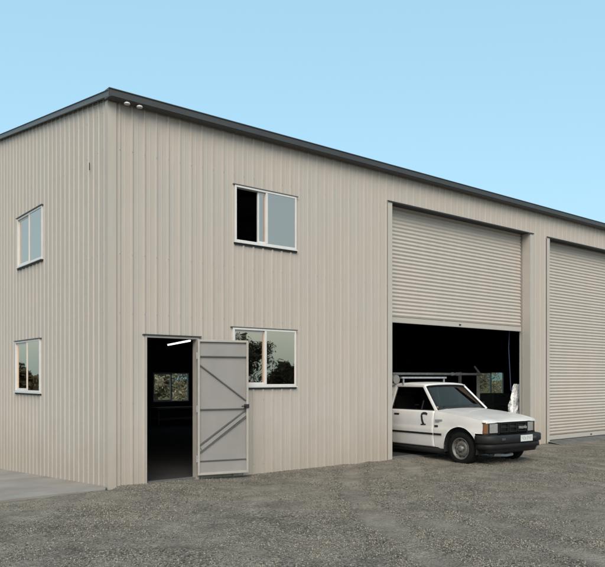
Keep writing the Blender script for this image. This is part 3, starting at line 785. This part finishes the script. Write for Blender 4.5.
# cabin
for y in (-.36, .36):
    st = MB(); st.box(-1.72, y-.27, .48, -1.22, y+.27, .64); st.build('seat', 'seat', car, .05)
    MB().bar((-1.68, y, .62), (-1.86, y, 1.22), .50, .12, (1, 0, 0)).build('seat_back', 'seat', car, .04)
    MB().bar((-1.85, y, 1.22), (-1.87, y, 1.36), .24, .09, (1, 0, 0)).build('headrest', 'seat', car, .03)
sw_ = MB(); c = Vector((-1.02, -.36, 1.0)); ax = Vector((-.85, 0, .45)).normalized(); e1 = Vector((0, 1, 0)); e2 = ax.cross(e1)
sw_.tube([c+(e1*math.cos(a)+e2*math.sin(a))*.185 for a in np.linspace(0, 2*math.pi, 25)], .014, 8, False)
sw_.bar(c-e1*.18, c+e1*.18, .03, .02); sw_.tube([c, c-ax*.35], .025)
sw_.build('steering_wheel', 'black', car)
MB().add([(-.92, -.42, 1.0), (-.90, .02, .99), (-.74, .06, 1.0), (-.76, -.44, 1.01)], [(0,1,2,3)]).build('paper_sheet', 'paper', car, solid=.003)
# wipers
for y in (-.50, .12): MB().tube([(-.60, y, 1.035), (-.66, y+.12, 1.06), (-.70, y+.45, 1.083)], .008, 6).build('wiper', 'black', car)
# mirrors
for sg in (1, ):
    mm = MB(); mm.box(-.86, sg*.78 if sg > 0 else -.90, 1.0, -.80, sg*.93 if sg > 0 else -.78, 1.10); mm.bar((-.82, sg*.73, 1.0), (-.82, sg*.80, 1.03), .03, .03)
    mm.build('mirror', 'plastic', car, .012)
# wheels
def wheel(x, sg):
    c = (x, sg*.76, .303)
    t_ = MB(); t_.lathe([(.195, .0), (.215, .012), (.27, .012), (.292, -.006), (.302, -.03), (.303, -.09), (.302, -.15), (.29, -.175), (.20, -.185)], c, 'y', 40, sg)
    w_ = t_.build('wheel', 'rubber', car)
    r_ = MB(); r_.lathe([(.198, .0), (.188, .006), (.178, -.004), (.172, -.045), (.145, -.055), (.13, -.02), (.095, -.012), (.07, -.03), (.055, -.03), (.052, .012), (.03, .02), (0, .022)], c, 'y', 40, sg)
    r_.build('rim', 'rim', w_)
    h_ = MB()
    for k in range(10):
        a = 2*math.pi*k/10; px, pz = c[0]+.152*math.cos(a), c[2]+.152*math.sin(a)
        h_.lathe([(0, -.041), (.016, -.043)], (px, c[1], pz), 'y', 10, sg)
    h_.build('rim_hole', 'black', w_)
    b_ = MB()
    for k in range(6):
        a = 2*math.pi*k/6; b_.lathe([(0, .004), (.009, .002), (.011, -.03)], (c[0]+.075*math.cos(a), c[1], c[2]+.075*math.sin(a)), 'y', 8, sg)
    b_.build('wheel_nut', 'hub', w_)
for x in (0, REAR):
    for sg in (-1, 1): wheel(x, sg)
# tray (mostly inside the shed)
tr = MB().box(-3.95, -.79, .62, -2.06, .79, .68)
tr.box(-3.95, -.80, .68, -2.06, -.77, 1.0).box(-3.95, .77, .68, -2.06, .80, 1.0).box(-3.95, -.769, .68, -3.92, .769, 1.0).box(-2.09, -.769, .68, -2.06, .769, 1.0)
tr.build('tray', 'paint', car, .008)
for sg in (-1, 1): MB().box(-3.96, min(sg*.6, sg*.75), .50, -3.93, max(sg*.6, sg*.75), .6).build('tail_light', 'amber', car)
# roof rack on the cab: bars on feet, carrying pipes
rk = MB()
rk.bar((-1.6, -.66, 1.592), (-1.6, .66, 1.592), .05, .035)
rko = rk.build('roof_rack', 'galv', car)
for x in (-1.6,):
    for sg in (-1, 1): MB().bar((x, sg*.60, 1.44), (x, sg*.60, 1.574), .03, .02).build('rack_foot', 'galv', rko)
hb = empty('conduit_carrier', (CARX, CARY, CARZ), PHI, 'pale round pipe carrier lying lengthwise on the headboard behind the cab of the white ute', 'pipe carrier')
hb.location = (CARX, CARY, CARZ)
ct = MB().tube([(-3.8, -.60, 1.555), (-1.84, -.60, 1.555)], .085, 20).build('tube', 'pipe', hb)
MB().tube([(-1.839, -.60, 1.555), (-1.79, -.60, 1.555)], .092, 20).build('end_cap', 'pipe', hb)
hd_ = MB()
for x in (-2.12, -3.7):
    hd_.bar((x, -.74, 1.45), (x, .74, 1.45), .04, .035)
    for sg in (-1, 1): hd_.bar((x, sg*.74, .99), (x, sg*.74, 1.468), .04, .04)
hd_.build('headboard', 'galv', car)

# ------------------------------------------------------------------ trees and shrubs
def plant(name, loc, h, r, kind, label, group, seed, leafm='leaf_green', n=5000, ls=.10, trunk_h=.35):
    rs = np.random.default_rng(seed); rd = random.Random(seed)
    e = empty(name, loc, rd.random()*6, label, 'tree' if 'tree' in name else 'shrub', group)
    t = MB(); tips = []
    def limb(p, d, L, rr, dep):
        pts = [p]; q = Vector(p)
        for k in range(4):
            d = (d + Vector((rd.uniform(-.2, .2), rd.uniform(-.2, .2), rd.uniform(-.05, .12)))).normalized(); q = q + d*L/4; pts.append(q.copy())
        t.tube(pts, rr, 7, rs=[rr*(1-.5*i/4) for i in range(5)])
        if dep == 0: tips.append(pts[-1]); tips.append(pts[2]); return
        for k in range(3 + (dep == 2)):
            a = rd.random()*6.28; nd = (d*.7 + Vector((math.cos(a), math.sin(a), .25))*.75).normalized()
            limb(pts[rd.choice((2, 3, 4))], nd, L*.66, rr*.5, dep-1)
    limb(Vector((0, 0, -.1)), Vector((0, 0, 1)), h*trunk_h, h*.028, 2)
    t.build('trunk', 'bark', e)
    cl = [(Vector((tp.x, tp.y, tp.z)), r*rd.uniform(.22, .40)) for tp in tips]
    for k in range(14):
        a = rd.random()*6.28; q = rd.random()**.5*r*.8; z = h*(trunk_h*.55 + (1-trunk_h*.55)*rd.random()*(1-.35*q/r)); cl.append((Vector((q*math.cos(a), q*math.sin(a), z*.93)), r*rd.uniform(.25, .42)))
    idx = rs.integers(0, len(cl), n); cen = np.array([c[0] for c in cl])[idx]; rad = np.array([c[1] for c in cl])[idx]
    dv = rs.normal(size=(n, 3)); dv /= np.linalg.norm(dv, axis=1)[:, None]; p = cen + dv*(rad*rs.random(n)**.4)[:, None]*[1, 1, .75]
    p[:, 2] = np.maximum(p[:, 2], .05)
    a = rs.normal(size=(n, 3)); a /= np.linalg.norm(a, axis=1)[:, None]; b = np.cross(a, rs.normal(size=(n, 3))); b /= np.linalg.norm(b, axis=1)[:, None]
    s_ = ls*(.6+.8*rs.random(n))[:, None]
    vv = np.stack([p-a*s_, p-b*s_*.4, p+a*s_, p+b*s_*.4], 1).reshape(-1, 3)
    me = bpy.data.meshes.new('crown'); me.from_pydata(vv.tolist(), [], [(4*i, 4*i+1, 4*i+2, 4*i+3) for i in range(n)]); me.materials.append(M[leafm])
    o = bpy.data.objects.new('crown', me); COL.objects.link(o); o.parent = e
    return e
def back(s, d): 
    p = W(s, d, 0); return (p[0], p[1], ground_h(p[0], p[1])-.02)
bg = 'shrubs growing behind the shed'
k = 0
for s, d, h, r in ((9.4, 21.5, 4.2, 2.2), (12.1, 22.2, 4.6, 2.4), (14.8, 21.6, 4.0, 2.2), (31.5, 21.2, 4.8, 2.5), (34.6, 21.4, 5.4, 2.8), (37.6, 22.5, 5.8, 3.0)):
    lab = ['dry yellow-green shrub seen through left part of back window beyond the entry door', 'dry yellow-green shrub filling the back window beyond the entry door', 'dry shrub behind the shed just right of the back window beyond the entry door',
           'shrub behind the shed at left of the far window over the ute bonnet', 'shrub behind the shed filling the far window over the ute bonnet', 'shrub behind the shed at right of the far window over the ute bonnet'][k]
    plant('shrub', back(s, d), h, r, 's', lab, bg, 20+k, 'leaf_dry', 9000, .09, .25); k += 1
# trees across the yard, seen mirrored in the lower windows
def at(x, y): return (x, y, ground_h(x, y)-.05)
tg = 'trees across the yard mirrored in the windows'
plant('tree', at(45.5, -3.4), 6.2, 2.9, 't', 'tall dark tree mirrored in left pane of the lower front window', tg, 41, 'leaf_green', 7000, .13, .4)
plant('tree', at(46.2, .5), 3.7, 1.5, 't', 'small dark tree mirrored in right pane of the lower front window', tg, 42, 'leaf_green', 4000, .12, .4)
plant('tree', at(50, -1.2), 2.8, 1.8, 't', 'low dark tree between the two others mirrored in the lower front window', tg, 43, 'leaf_green', 4000, .12, .4)
plant('tree', at(-22, 25), 3.1, 2.2, 't', 'broad dark tree mirrored in the lower window of the end wall', tg, 44, 'leaf_green', 8000, .16, .5)
plant('tree', at(-28, 30), 3.4, 1.8, 't', 'far dark tree mirrored at the side of the end wall lower window', tg, 45, 'leaf_green', 7000, .16, .5)

# ------------------------------------------------------------------ sky, sun, camera
SUN_EL, SUN_AZ = 50., 0.    # filled below
w = bpy.data.worlds.new('World'); sc.world = w; w.use_nodes = True; nt = w.node_tree
sky = nt.nodes.new('ShaderNodeTexSky'); sky.sky_type = 'NISHITA'; sky.sun_disc = False
bgn = nt.nodes['Background']
# sun direction (towards the sun), world xy: high, in front of the shed and to the left of the camera
sd = Vector((.04, -1., .92)).normalized()
sky.sun_elevation = math.asin(sd.z); sky.sun_rotation = math.atan2(sd.x, sd.y)
sky.air_density = 1.0; sky.dust_density = 4.0; sky.ozone_density = 1.6; sky.altitude = 0
bgn.inputs['Strength'].default_value = .13
mixn = nt.nodes.new('ShaderNodeMix'); mixn.data_type = 'RGBA'; mixn.inputs['Factor'].default_value = .55
mixn.inputs['B'].default_value = (2.25, 4.05, 4.7, 1)     # thin even haze over the blue
nt.links.new(sky.outputs[0], mixn.inputs['A']); nt.links.new(mixn.outputs['Result'], bgn.inputs['Color'])
sl_ = bpy.data.lights.new('sun', 'SUN'); sl_.energy = 1.5; sl_.angle = R(42); sl_.color = (1, .915, .81)
so = bpy.data.objects.new('sun', sl_); COL.objects.link(so); so.rotation_euler = (-sd).to_track_quat('-Z', 'Y').to_euler()

cam = bpy.data.cameras.new('camera'); co = bpy.data.objects.new('camera', cam); COL.objects.link(co); sc.camera = co
co.location = (0, 0, 1.5); co.rotation_euler = (R(90), 0, 0)
cam.sensor_width = 36; cam.lens = 36*698/605; cam.clip_end = 2000; cam.clip_start = .1
cam.shift_y = (378-283.5)/605
sc.view_settings.view_transform = 'Standard'; sc.view_settings.look = 'None'; sc.view_settings.exposure = .8; sc.view_settings.gamma = 1
sc.view_settings.use_curve_mapping = False
